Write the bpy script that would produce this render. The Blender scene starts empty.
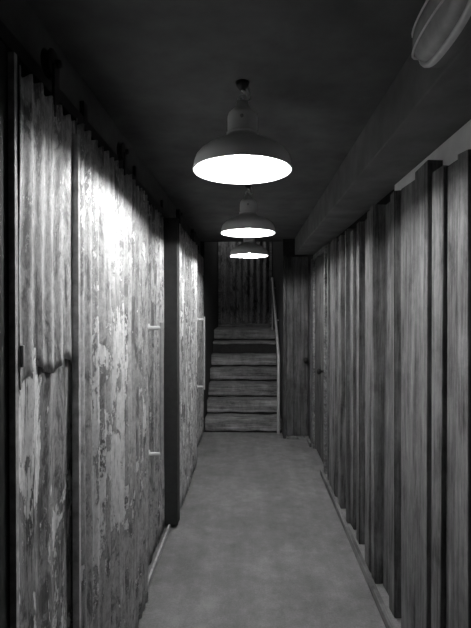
import bpy, bmesh, math, random
from mathutils import Vector, Matrix, noise
random.seed(11)
D=bpy.data; S=bpy.context.scene
S.view_settings.view_transform='Standard'
S.view_settings.look='None'

# ---------------- helpers ----------------
def link(o,parent=None):
    S.collection.objects.link(o)
    if parent: o.parent=parent
    return o
def empty(name,loc=(0,0,0)):
    e=D.objects.new(name,None); e.location=loc; e.empty_display_size=.05
    return link(e)
def mesh_obj(name,bm,mat,parent=None,smooth=False,loc=None):
    bmesh.ops.recalc_face_normals(bm,faces=bm.faces)
    m=D.meshes.new(name); bm.to_mesh(m); bm.free()
    if smooth:
        for p in m.polygons: p.use_smooth=True
    if isinstance(mat,(list,tuple)):
        for k in mat: m.materials.append(k)
    else: m.materials.append(mat)
    o=D.objects.new(name,m)
    if loc: o.location=loc
    return link(o,parent)
def add_box(bm,x0,x1,y0,y1,z0,z1,bev=0,jit=0,tone=None,lay=None,mi=0):
    vs=[]
    for x in(x0,x1):
        for y in(y0,y1):
            for z in(z0,z1):
                vs.append(bm.verts.new((x+random.uniform(-jit,jit),y+random.uniform(-jit,jit),z+random.uniform(-jit,jit))))
    idx=[(0,1,3,2),(4,6,7,5),(0,4,5,1),(2,3,7,6),(0,2,6,4),(1,5,7,3)]
    fs=[bm.faces.new([vs[i] for i in f]) for f in idx]
    for f in fs: f.material_index=mi
    if bev>0:
        es=set()
        for f in fs: es.update(f.edges)
        r=bmesh.ops.bevel(bm,geom=list(es),offset=bev,segments=2,affect='EDGES',profile=.6)
        fs=list(set([f for f in r['faces']]+[f for f in fs if f.is_valid]))
    if lay is not None:
        for f in fs:
            if f.is_valid:
                for l in f.loops: l[lay]=(tone,tone,tone,1)
    return fs
def box(name,x0,x1,y0,y1,z0,z1,mat,parent=None,bev=0,jit=0):
    bm=bmesh.new(); add_box(bm,x0,x1,y0,y1,z0,z1,bev,jit)
    return mesh_obj(name,bm,mat,parent)
def tube(name,pts,r,mat,parent=None,seg=12,cyclic=False):
    c=D.curves.new(name,'CURVE'); c.dimensions='3D'; c.bevel_depth=r; c.bevel_resolution=4; c.use_fill_caps=True
    s=c.splines.new('POLY'); s.points.add(len(pts)-1)
    for i,p in enumerate(pts): s.points[i].co=(*p,1)
    s.use_cyclic_u=cyclic
    tmp=D.objects.new('tmp',c); S.collection.objects.link(tmp)
    dg=bpy.context.evaluated_depsgraph_get()
    m=D.meshes.new_from_object(tmp.evaluated_get(dg))
    D.objects.remove(tmp); D.curves.remove(c)
    m.name=name
    for p in m.polygons: p.use_smooth=True
    m.materials.clear(); m.materials.append(mat)
    return link(D.objects.new(name,m),parent)
def lathe(name,prof,mat,parent=None,seg=64,close=False):
    bm=bmesh.new(); rings=[]
    for r,z in prof:
        if r<1e-5: rings.append([bm.verts.new((0,0,z))]*seg)
        else: rings.append([bm.verts.new((r*math.cos(2*math.pi*i/seg),r*math.sin(2*math.pi*i/seg),z)) for i in range(seg)])
    for a,b in zip(rings,rings[1:]):
        for i in range(seg):
            j=(i+1)%seg
            v=[]
            for q in (a[i],a[j],b[j],b[i]):
                if q not in v: v.append(q)
            if len(v)>2: bm.faces.new(v)
    return mesh_obj(name,bm,mat,parent,smooth=True)

# ---------------- materials ----------------
class N:
    def __init__(s,name):
        s.m=D.materials.new(name); s.m.use_nodes=True; s.t=s.m.node_tree; s.b=s.t.nodes['Principled BSDF']
        s.tc=s.t.nodes.new('ShaderNodeTexCoord')
    def n(s,t,**k):
        x=s.t.nodes.new(t)
        for a,b in k.items(): setattr(x,a,b)
        return x
    def l(s,a,b): s.t.links.new(a,b)
    def noise(s,scale,detail=6,rough=.6,vec=(1,1,1),off=(0,0,0),dist=0):
        mp=s.n('ShaderNodeMapping'); mp.inputs['Scale'].default_value=vec; mp.inputs['Location'].default_value=off
        s.l(s.tc.outputs['Object'],mp.inputs['Vector'])
        x=s.n('ShaderNodeTexNoise'); x.inputs['Scale'].default_value=scale; x.inputs['Detail'].default_value=detail
        x.inputs['Roughness'].default_value=rough; x.inputs['Distortion'].default_value=dist
        s.l(mp.outputs[0],x.inputs['Vector']); return x.outputs['Fac']
    def ramp(s,v,stops):
        r=s.n('ShaderNodeValToRGB'); e=r.color_ramp.elements
        while len(e)<len(stops): e.new(.5)
        for i,(p,c) in enumerate(stops): e[i].position=p; e[i].color=(c,c,c,1)
        s.l(v,r.inputs['Fac']); return r.outputs['Color']
    def math(s,op,a,b=None):
        x=s.n('ShaderNodeMath',operation=op)
        for i,v in enumerate((a,b)):
            if v is None: continue
            if isinstance(v,(int,float)): x.inputs[i].default_value=v
            else: s.l(v,x.inputs[i])
        return x.outputs[0]
    def mix(s,f,a,b):
        x=s.n('ShaderNodeMix',data_type='FLOAT')
        for i,v in ((0,f),(2,a),(3,b)):
            if isinstance(v,(int,float)): x.inputs[i].default_value=v
            else: s.l(v,x.inputs[i])
        return x.outputs[0]
    def axis_map(s,ax,a,b,c,d):
        sp=s.n('ShaderNodeSeparateXYZ'); s.l(s.tc.outputs['Object'],sp.inputs[0])
        mr=s.n('ShaderNodeMapRange',interpolation_type='SMOOTHSTEP'); s.l(sp.outputs[ax],mr.inputs[0])
        for i,v in enumerate((a,b,c,d)): mr.inputs[i+1].default_value=v
        return mr.outputs[0]
    def col(s,v):
        s.l(v,s.b.inputs['Base Color'])
    def bump(s,v,strength=.5,dist=.01):
        x=s.n('ShaderNodeBump'); x.inputs['Strength'].default_value=strength; x.inputs['Distance'].default_value=dist
        s.l(v,x.inputs['Height']); s.l(x.outputs[0],s.b.inputs['Normal'])
    def set(s,**k):
        for a,b in k.items(): s.b.inputs[a.replace('_',' ')].default_value=b
        return s.m

def mat_simple(name,c,rough=.6,metal=0,var=.25,sc=12):
    k=N(name); f=k.noise(sc)
    k.col(k.ramp(f,[(.3,c*(1-var)),(.7,c*(1+var))])); k.bump(f,.15,.004)
    return k.set(Roughness=rough,Metallic=metal)

def mat_peel(name,paint,chip,dark,thr=.56,wear=None,seed=0,crack=.3,bare=.45,vs=1.0):
    """painted sheet: mid grey paint, white primer chips, dark bare/rusted areas, fine grit"""
    k=N(name)
    big=k.noise(1.0,10,.68,(5*vs,9*vs,2.6*vs),(seed,seed*2,seed*.7),.6)
    fine=k.noise(1.0,10,.75,(40,60,30),(seed,1,3))
    streak=k.noise(1.0,4,.6,(14,22,.5),(seed,5,2))
    v=k.math('ADD',k.math('MULTIPLY',big,.74),k.math('MULTIPLY',fine,.26))
    if wear:
        lo=k.axis_map('Z',wear[0]-.30,wear[0],0,1); hi=k.axis_map('Z',wear[1],wear[1]+.30,1,0)
        band=k.math('MULTIPLY',lo,hi)
        if len(wear)>3:
            band=k.math('MULTIPLY',band,k.math('MULTIPLY',k.axis_map('Y',wear[3]-.12,wear[3],0,1),k.axis_map('Y',wear[4],wear[4]+.12,1,0)))
        v=k.math('ADD',v,k.math('MULTIPLY',band,wear[2]))
    m=k.ramp(v,[(thr-.006,0),(thr+.006,1)])
    halo=k.ramp(v,[(thr-.045,0),(thr-.012,1)])
    base=k.ramp(streak,[(.3,paint*.68),(.5,paint),(.7,paint*1.2)])
    base=k.mix(.5,base,k.math('MULTIPLY',base,k.ramp(fine,[(.36,.3),(.62,1.6)])))
    dk=k.ramp(k.noise(1.0,9,.74,(8,13,4.5),(seed*3,2,9),.6),[(bare-.04,1),(bare+.03,0)])
    base=k.mix(k.math('MULTIPLY',dk,.8),base,dark)
    base=k.mix(k.math('MULTIPLY',halo,.55),base,dark)
    chipc=k.ramp(fine,[(.35,chip*.7),(.58,chip)])
    c=k.mix(m,base,chipc)
    cr=k.ramp(k.noise(1.0,8,.75,(60,110,7),(seed,8,8)),[(.40,1),(.46,0)])
    c=k.mix(k.math('MULTIPLY',cr,crack),c,dark*.6)
    k.col(c)
    h=k.math('ADD',k.math('MULTIPLY',m,-.5),k.math('MULTIPLY',fine,.8))
    k.bump(h,.7,.004)
    return k.set(Roughness=.5)

def mat_wood(name,c,seed=0,axis='z',use_tone=True,lo=.25,hi=2.1,rough=.9):
    k=N(name)
    v={'z':(70,70,2.6),'x':(2.5,40,60),'y':(55,2.2,55)}[axis]
    v2={'z':(14,14,1.6),'x':(1,12,12),'y':(12,.7,12)}[axis]
    g=k.noise(1.0,7,.7,v,(seed,seed,seed),.6)
    b=k.noise(1.0,7,.7,v2,(seed+3,2,seed),.9)
    p=k.noise(1.0,8,.75,(6,6,4),(seed+8,4,seed),.4)
    f=k.math('ADD',k.math('ADD',k.math('MULTIPLY',g,.32),k.math('MULTIPLY',b,.38)),k.math('MULTIPLY',p,.30))
    cc=k.ramp(f,[(.40,c*lo),(.5,c),(.62,c*hi)])
    if use_tone:
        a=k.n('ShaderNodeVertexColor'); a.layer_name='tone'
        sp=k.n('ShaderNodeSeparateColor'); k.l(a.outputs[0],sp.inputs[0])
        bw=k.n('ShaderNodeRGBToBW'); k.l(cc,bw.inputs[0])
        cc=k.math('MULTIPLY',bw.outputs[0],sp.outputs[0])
    k.col(cc); k.bump(f,.9,.010)
    k.b.inputs['Specular IOR Level'].default_value=.2
    return k.set(Roughness=rough)

def mat_floor():
    k=N('concrete_floor')
    a=k.noise(2.0,8,.7,off=(2,0,0)); b=k.noise(9,8,.75); c=k.noise(110,4,.8); d=k.noise(1.0,6,.6,(7,.9,1),(3,1,0))
    v=k.math('ADD',k.math('ADD',k.math('MULTIPLY',a,.30),k.math('MULTIPLY',b,.27)),k.math('ADD',k.math('MULTIPLY',c,.25),k.math('MULTIPLY',d,.18)))
    k.col(k.ramp(v,[(.40,.10),(.5,.195),(.60,.33)])); k.bump(k.math('ADD',b,k.math('MULTIPLY',c,.7)),.5,.006)
    return k.set(Roughness=.6)
def mat_glass(name):
    k=N(name); f=k.noise(30)
    k.col(k.ramp(f,[(.3,.6),(.7,.8)]))
    return k.set(Roughness=.22,Transmission_Weight=.35)
def mat_emit(name,s):
    k=N(name); k.b.inputs['Base Color'].default_value=(1,1,1,1)
    k.b.inputs['Emission Color'].default_value=(1,1,1,1); k.b.inputs['Emission Strength'].default_value=s
    return k.m

M_floor=mat_floor()
M_ceil=mat_simple('dark_painted_ceiling',.115,.85,0,.3,5)
M_beam=mat_simple('dark_painted_plaster',.15,.8,0,.3,6)
M_lit_patch=mat_simple('lit_patch_plaster',.75,.85,0,.12,8)  # plaster made extra pale so its colour carries the lit patch
M_dark=mat_simple('blackened_wood',.020,.8,0,.4,20)
M_black=mat_simple('black_iron',.02,.5,.4,.2,20)
M_steel=mat_simple('galvanised_pipe',.75,.45,0,.1,25)
M_rail=mat_simple('dull_rail',.42,.5,.2,.2,25)
M_strip=mat_simple('edge_paint',.50,.6,0,.4,30)
M_peelA=mat_peel('peeling_paint_a',.66,.97,.12,.59,None,1.3,.6,.455)
M_peelAl=mat_peel('peeling_paint_b',.42,.98,.05,.56,(.6,1.2,.06,1.0,1.14),4.1,.8,.48)
M_peelB=mat_peel('peeling_paint_c',.54,.98,.11,.578,(.75,1.30,.10,1.62,1.90),2.7,.45,.445)
M_peelC=mat_peel('peeling_paint_d',.60,.95,.08,.58,(.5,1.3,.03),6.2,.6,.455)
M_rec=mat_peel('peeling_paint_e',.46,.8,.06,.59,None,8.5,.6,.46)
M_woodR=mat_wood('stained_boards',.122,3.0)
M_woodS=mat_wood('stair_timber',.20,5.0,'x',False)
M_woodD=mat_wood('door_boards',.07,9.0)
M_backc=mat_peel('corrugated_back',.30,.55,.02,.62,None,3.3,.8)
M_trim=mat_wood('trim_timber',.15,12.0,'y',False)
M_trimD=mat_wood('dark_trim_timber',.05,12.0,'z',False)
M_enam_out=mat_simple('grey_enamel',.85,.4,0,.05,6)
M_enam_in=mat_simple('white_enamel',.80,.4,0,.02,6)
M_bulb=mat_emit('lit_bulb',1550)
M_glass=mat_glass('frosted_glass')
M_cast=mat_simple('cast_aluminium',.75,.45,.2,.12,30)

CEIL=2.335
# ---------------- shell ----------------
box('floor',-.75,.85,-1.6,5.75,-.08,0,M_floor)
box('ceiling',-.75,.85,-1.6,5.72,CEIL,CEIL+.1,M_ceil)
box('wall_left',-.74,-.645,-1.6,5.74,0,CEIL,M_dark)
box('wall_front',-.75,.85,-1.7,-1.6,0,CEIL,M_dark)

def corr(bm,axis,fixed,a0,a1,z0,z1,period=.064,amp=.010,rag=.012,seed=0,thick=.002,tilt=0,phase=0):
    n=max(4,int((a1-a0)/period*14)); nz=24
    fr=[];bk=[]
    for i in range(n+1):
        a=a0+(a1-a0)*i/n; c1=[];c2=[]
        rt=noise.noise(Vector((a*9,seed,0)))*rag; rb=noise.noise(Vector((a*11,seed,5)))*rag*1.5
        rt+=.007*math.cos(2*math.pi*(a-a0)/period+phase)
        for j in range(nz+1):
            t=j/nz; z=(z0+rb)+(z1+rt-z0-rb)*t
            am=amp*(1+.35*noise.noise(Vector((a*5,z*1.2,seed+7))))
            off=am*math.cos(2*math.pi*(a-a0)/period+phase)+.007*noise.noise(Vector((a*2.5,z*1.6,seed)))+tilt*(t-.5)
            for c,dd in((c1,0),(c2,-thick)):
                q=fixed+off+dd
                c.append(bm.verts.new((q,a,z) if axis=='y' else (a,q if dd==0 else q+2*thick,z)))
        fr.append(c1);bk.append(c2)
    for i in range(n):
        for j in range(nz):
            bm.faces.new((fr[i][j],fr[i+1][j],fr[i+1][j+1],fr[i][j+1]))
            bm.faces.new((bk[i][j],bk[i][j+1],bk[i+1][j+1],bk[i+1][j]))
        bm.faces.new((fr[i][0],bk[i][0],bk[i+1][0],fr[i+1][0])); bm.faces.new((fr[i][nz],fr[i+1][nz],bk[i+1][nz],bk[i][nz]))
    for i in (0,n):
        for j in range(nz): bm.faces.new((fr[i][j],fr[i][j+1],bk[i][j+1],bk[i][j]))
def corr_obj(name,parent,mat,*a,**k):
    bm=bmesh.new(); corr(bm,*a,**k); return mesh_obj(name,bm,mat,parent,smooth=True)

def hanger(parent,y,z=2.165,x=-.545,top=2.07):
    bm=bmesh.new()
    add_box(bm,x+.012,x+.020,y-.018,y+.018,top-.05,z,.002)
    mesh_obj('hanger_strap',bm,M_black,parent)
    o=lathe('hanger_wheel',[(0,-.012),(.036,-.012),(.039,-.009),(.031,0),(.039,.009),(.036,.012),(0,.012)],M_black,parent,32)
    o.rotation_euler=(0,math.pi/2,0); o.location=(x+.002,y,z+.005)
    b=lathe('hanger_bolt',[(0,0),(.012,0),(.012,.008),(.008,.012),(0,.012)],M_black,parent,6)
    b.rotation_euler=(0,math.pi/2,0); b.location=(x+.02,y,z+.005)
def handle(parent,x,y,z0=.69,z1=1.40,pr=.08):
    tube('pull_bar',[(x+pr,y,z0-.03),(x+pr,y,z1+.03)],.012,M_rail,parent)
    for z in(z0,z1):
        tube('standoff',[(x-.01,y,z),(x+pr,y,z)],.011,M_steel,parent)
        o=lathe('standoff_plate',[(0,0),(.024,0),(.024,.004),(0,.006)],M_steel,parent,24)
        o.rotation_euler=(0,math.pi/2,0); o.location=(x+.006,y,z)

# door A (nearest)
dA=empty('sliding_door')
box('frame_stile',-.62,-.535,.90,1.02,.02,2.08,M_dark,dA,.004)
box('edge_strip',-.535,-.520,1.026,1.040,.02,2.07,M_strip,dA,.001)
corr_obj('upper_sheet',dA,M_peelA,'y',-.522,1.042,1.388,1.345,2.055,seed=1,rag=.030,amp=.005,period=.06)
corr_obj('lower_sheet',dA,M_peelAl,'y',-.531,1.042,1.388,.02,1.40,seed=2,period=.09,amp=.003)
box('back_frame',-.62,-.565,1.04,1.40,.02,2.03,M_dark,dA)
box('meeting_strip',-.528,-.507,1.376,1.393,.02,2.02,M_strip,dA,.002)
bm=bmesh.new(); add_box(bm,-.525,-.512,1.046,1.056,1.37,1.42,.003); mesh_obj('latch',bm,M_rail,dA)
hanger(dA,1.27)
# door B
dB=empty('sliding_door')
corr_obj('corrugated_sheet',dB,M_peelB,'y',-.526,1.398,2.37,.02,2.075,seed=5,rag=.02)
box('back_frame',-.62,-.558,1.41,2.36,.02,2.04,M_dark,dB)
hanger(dB,1.98)
# recessed door
dR=empty('sliding_door')
corr_obj('corrugated_sheet',dR,M_rec,'y',-.590,2.385,3.19,.02,2.12,seed=8,amp=.010,period=.076)
box('back_frame',-.635,-.61,2.38,3.19,.02,2.10,M_dark,dR)
handle(dR,-.575,2.62)
# door C
dC=empty('sliding_door')
box('end_stile',-.615,-.497,3.20,3.30,.02,2.13,M_dark,dC,.004,.002)
box('stile_edge',-.510,-.494,3.302,3.316,.02,2.11,M_strip,dC,.002)
corr_obj('corrugated_sheet',dC,M_peelC,'y',-.514,3.318,4.48,.03,2.11,seed=11,period=.076,amp=.011)
box('back_frame',-.62,-.535,3.32,4.46,.03,2.09,M_dark,dC)
hanger(dC,3.45,2.20,-.53,2.12); hanger(dC,4.3,2.20,-.53,2.12)
# door D
dD=empty('sliding_door')
corr_obj('corrugated_sheet',dD,M_rec,'y',-.57,4.50,5.70,.02,2.12,seed=14,period=.076,amp=.011)
box('back_frame',-.635,-.60,4.5,5.7,.02,2.12,M_dark,dD)
handle(dD,-.565,4.95)
# overhead track
tr=empty('sliding_door_track')
box('rail',-.600,-.588,.6,5.6,2.142,2.185,M_black,tr,.002)
box('header_board',-.638,-.602,.95,5.7,2.19,CEIL-.002,M_ceil,tr,.003)
for i in range(7): box('rail_bracket',-.603,-.587,.9+i*.75,.94+i*.75,2.145,2.24,M_black,tr,.002)
bm=bmesh.new()
add_box(bm,-.56,-.545,2.39,3.19,0,.035,.004,.001)
mesh_obj('baseboard_left',bm,M_strip)

# ---------------- right wall ----------------
bm=bmesh.new(); lay=bm.loops.layers.color.new('tone')
add_box(bm,.765,.85,-1.6,5.5,0,CEIL,tone=.15,lay=lay)
y=.3; i=0; last=''
DOOR=(4.32,5.12)
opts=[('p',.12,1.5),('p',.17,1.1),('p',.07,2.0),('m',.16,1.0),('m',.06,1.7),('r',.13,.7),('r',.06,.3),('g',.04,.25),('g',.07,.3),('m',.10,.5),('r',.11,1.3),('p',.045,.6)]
while y<5.42:
    while True:
        kind,w,t=random.choice(opts)
        if kind!=last: break
    last=kind
    w*=random.uniform(.75,1.3); t*=random.uniform(.7,1.35)
    if y<DOOR[1] and y+w>DOOR[0]:
        if y<DOOR[0]-.03: w=DOOR[0]-y-.004
        else:
            y=DOOR[1]+.02; continue
    top=(2.0+.02*random.random()) if y<1.75 else 2.055+random.uniform(-.03,.025)+.01*(y-2)
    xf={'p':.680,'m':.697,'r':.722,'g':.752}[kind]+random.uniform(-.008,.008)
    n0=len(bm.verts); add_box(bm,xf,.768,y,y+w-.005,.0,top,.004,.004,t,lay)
    bm.verts.ensure_lookup_table()
    a,b_=random.uniform(-.012,.012),random.uniform(-.016,.016)
    for v in bm.verts[n0:]:
        tt=v.co.z/2.0
        if v.co.x<.76: v.co.x+=a*(tt-.5)
        v.co.y+=b_*(tt-.5)
    y+=w; i+=1
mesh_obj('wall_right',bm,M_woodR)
bm=bmesh.new(); add_box(bm,.735,.764,-.5,2.42,2.03,2.135); mesh_obj('lit_patch_panel',bm,M_lit_patch)  # pale strip over the boards stands in for lit patch, ends with it
bm=bmesh.new()
add_box(bm,.640,.668,-.5,4.30,0,.045,.005,.001); add_box(bm,.650,.672,5.14,5.40,0,.045,.005,.001)
mesh_obj('baseboard_right',bm,M_trim)
box('ceiling_beam',.52,.764,-1.55,5.48,2.14,CEIL-.001,M_beam,None,.006)

# plank doors
def plank_door(name,axis,f,a0,a1,z1,knob_a):
    e=empty(name)
    bm=bmesh.new(); lay=bm.loops.layers.color.new('tone')
    n=max(3,round((a1-a0)/.1)); w=(a1-a0)/n
    for i in range(n):
        t=random.uniform(.6,1.5); p=a0+i*w
        if axis=='y': add_box(bm,f,f+.03,p,p+w-.004,.03,z1,.003,.001,t,lay)
        else: add_box(bm,p,p+w-.004,f,f+.03,.03,z1,.003,.001,t,lay)
    mesh_obj('planks',bm,M_woodD,e)
    k=lathe('knob',[(0,-.0),(.028,0),(.028,.005),(.011,.008),(.011,.03),(.026,.038),(.032,.052),(.026,.066),(0,.072)],M_black,e,24)
    if axis=='y': k.rotation_euler=(0,-math.pi/2,0); k.location=(f,knob_a,.92)
    else: k.rotation_euler=(math.pi/2,0,0); k.location=(knob_a,f,.92)
    return e
d1=plank_door('door_1','y',.70,4.36,5.08,2.03,4.46)
bm=bmesh.new()
add_box(bm,.68,.764,4.31,4.355,0,2.09,.003); add_box(bm,.68,.764,5.085,5.125,0,2.09,.003); add_box(bm,.68,.764,4.355,5.085,2.04,2.09,.003)
mesh_obj('door_frame',bm,M_trim,d1)
d2=plank_door('door_2','x',5.50,.425,.68,2.12,.645)
bm=bmesh.new()
add_box(bm,.388,.422,5.48,5.54,0,2.135,.003); add_box(bm,.683,.764,5.48,5.54,0,2.135,.003)
mesh_obj('door_frame',bm,M_trimD,d2)
box('door_sill',.424,.681,5.45,5.53,0,.028,M_trim,d2,.003)

# ---------------- stairwell ----------------
R=.172; G=.25; Y0=5.73
st=empty('staircase')
def sleeper(name,x0,x1,y0,y1,z0,z1,mat,seed):
    bm=bmesh.new(); add_box(bm,x0,x1,y0,y1,z0,z1,.016,.004)
    bmesh.ops.subdivide_edges(bm,edges=[e for e in bm.edges if abs(e.verts[0].co.x-e.verts[1].co.x)>.5],cuts=18)
    for v in bm.verts:
        q=noise.noise(Vector((v.co.x*6,seed*3.1,v.co.z*3)))*.012; v.co.z+=q*.8; v.co.y+=q
    return mesh_obj(name,bm,mat,st)
for i in range(7):
    ya=Y0+i*G; zt=R*(i+1)
    box('core',-.555,.385,ya+.04,ya+G+.04,zt-R,zt-.02,M_dark,st)
    if i==5:
        sleeper('tread',-.555,.385,ya,ya+G+.036,zt-.04,zt,M_woodS,i)
    else:
        sleeper('sleeper',-.555,.385,ya,ya+G+.036,zt-R+.022,zt,M_woodS,i)
YL=Y0+7*G
box('landing_floor',-.56,.39,YL+.045,8.25,7*R-.1,7*R-.004,M_floor)
box('wall_stair_left',-.66,-.56,5.75,8.35,0,3.4,M_dark)
box('wall_stair_right',.39,.46,5.55,8.35,0,3.4,M_dark)
box('wall_back',-.66,.46,8.29,8.35,0,3.4,M_dark)
cb=empty('corrugated_cladding')
corr_obj('sheet',cb,M_backc,'x',8.235,-.55,.38,7*R,3.2,seed=21,period=.11,amp=.030)
box('wall_stair_header',-.66,.46,5.70,5.75,CEIL,3.4,M_dark)
box('ceiling_stair',-.66,.46,5.70,8.35,3.4,3.48,M_dark)
box('wall_corner_right',.46,.85,5.54,5.60,0,CEIL,M_dark)
bm=bmesh.new(); add_box(bm,-.548,-.51,8.13,8.18,7*R,3.2,.004); add_box(bm,.34,.38,8.13,8.18,7*R,3.2,.004); add_box(bm,-.50,.33,8.13,8.18,7*R,7*R+.06,.004)
mesh_obj('trim_2',bm,M_woodS)
hr=empty('handrail')
hx=.345
tube('rail',[(hx,5.70,.0),(hx,5.70,.92),(hx,5.72,.96),(hx,7.25,1.98),(hx,7.30,1.99),(hx,7.6,1.99)],.018,M_rail,hr)
for yy,zz in((6.4,1.41),(7.1,1.88)):
    tube('bracket',[(hx,yy,zz),(hx,yy,zz-.04),(.39,yy,zz-.05)],.007,M_rail,hr)
tube('post',[(hx,7.25,7*R-.01),(hx,7.25,1.97)],.014,M_rail,hr)

# ---------------- pendant lamps ----------------
def pendant(x,y,z):
    e=empty('pendant_lamp',(x,y,z))
    outer=[(.1800,0),(.1815,.006),(.1790,.012),(.1770,.030),(.170,.050),(.155,.068),(.130,.086),(.100,.101),(.072,.113),(.058,.124),(.055,.135),(.0545,.195),(.051,.208),(.038,.222),(.026,.232),(.022,.250),(0,.252)]
    inner=[(.1800,0),(.1765,.004),(.1745,.028),(.167,.047),(.152,.064),(.127,.082),(.097,.097),(.068,.109),(.052,.122),(.050,.16),(0,.162)]
    lathe('shade',outer,M_enam_out,e,72)
    lathe('shade_lining',inner,M_enam_in,e,72)
    lathe('rim_bead',[(.1795+.0035*math.cos(a*math.pi/5),.003+.0035*math.sin(a*math.pi/5)) for a in range(11)],M_enam_in,e,72)
    lathe('neck_ring',[(.0545,.128),(.0585,.131),(.0585,.138),(.0545,.141)],M_enam_out,e,48)
    for k in range(3):
        a=k*2.094+.5
        o=lathe('vent_screw',[(0,0),(.006,0),(.006,.004),(0,.006)],M_rail,e,12)
        o.rotation_euler=(0,math.pi/2,a); o.location=(.0545*math.cos(a),.0545*math.sin(a),.18)
    lathe('lampholder',[(0,.16),(.022,.16),(.022,.072),(.015,.066),(0,.066)],M_enam_in,e,32)
    lathe('bulb',[(0,.016),(.010,.018),(.018,.024),(.021,.033),(.020,.043),(.014,.054),(.011,.066),(0,.067)],M_bulb,e,20)
    tube('hanging_loop',[(0+.014*math.cos(t*math.pi/8),0,.262+.014*math.sin(t*math.pi/8)) for t in range(16)],.004,M_cast,e,cyclic=True)
    top=CEIL-z
    tube('hook',[(0,.0,.268),(.010,.0,.277),(.009,0,.288),(0,0,.294),(0,0,top-.012)],.0045,M_cast,e)
    lathe('ceiling_rose',[(0,top-.03),(.010,top-.03),(.022,top-.014),(.026,top-.001),(0,top-.001)],M_black,e,32)
    tube('flex',[(.01,.0,.25),(.028,.006,.265),(.03,.01,.285),(.02,.008,top-.015)],.003,M_cast,e)
    return e
pendant(-.028,1.73,2.01)
pendant(-.013,3.13,2.01)
pendant(-.010,4.45,2.01)

# ---------------- bulkhead light on the beam ----------------
bl=empty('bulkhead_light',(.515,1.175,2.232))
def oval_loft(name,prof,mat,L=.18,W=.088,seg=64):
    bm=bmesh.new(); rings=[]
    for s,h in prof:
        ring=[]
        for i in range(seg):
            a=2*math.pi*i/seg; c,sn=math.cos(a),math.sin(a)
            p=2.6
            rr=(abs(c)**p+abs(sn)**p)**(-1/p)
            ring.append(bm.verts.new((-h,(L-(1-s)*W*1.0)*rr*c if s>0.02 else (L-W)*rr*c*.98,W*s*rr*sn)))
        rings.append(ring)
    for a,b in zip(rings,rings[1:]):
        for i in range(seg):
            j=(i+1)%seg; bm.faces.new((a[i],a[j],b[j],b[i]))
    bm.faces.new(rings[-1])
    return mesh_obj(name,bm,mat,bl,smooth=True)
oval_loft('housing',[(1.0,-.004),(1.0,.022),(.97,.028),(.90,.030),(.86,.026)],M_beam)
oval_loft('bezel',[(.99,.024),(.99,.034),(.95,.040),(.86,.040),(.83,.034)],M_cast)
oval_loft('lens',[(.84,.032),(.82,.046),(.74,.058),(.57,.068),(.3,.074),(.05,.076)],M_glass)
for dz in (-.028,.028):
    tube('guard_bar',[(-(.036+.044*math.sin(math.pi*t/16)**.5),.165*math.cos(math.pi*t/16),dz) for t in range(17)],.003,M_cast,bl)

# added lamp, out of view in the stairwell, side-lights the back wall ridges
sl=empty('added_stair_lamp',(-.40,7.75,3.4))
lathe('base',[(0,-.001),(.11,-.001),(.11,-.025),(.10,-.03),(0,-.03)],M_cast,sl,40)
lathe('added_lamp_globe',[(.095,-.03),(.09,-.06),(.07,-.085),(.04,-.1),(0,-.104)],mat_emit('added_lamp_glow',32),sl,32)

# ---------------- world / camera ----------------
w=D.worlds.new('World'); S.world=w; w.use_nodes=True
w.node_tree.nodes['Background'].inputs[0].default_value=(.5,.5,.5,1); w.node_tree.nodes['Background'].inputs[1].default_value=.01
c=D.cameras.new('camera'); co=D.objects.new('camera',c); S.collection.objects.link(co)
c.lens=470/628*36; c.sensor_width=36; c.clip_start=.02
co.location=(0,0,1.5)
co.rotation_euler=(math.pi/2-math.atan(4/470),0,math.atan(14.5/470))
S.camera=co
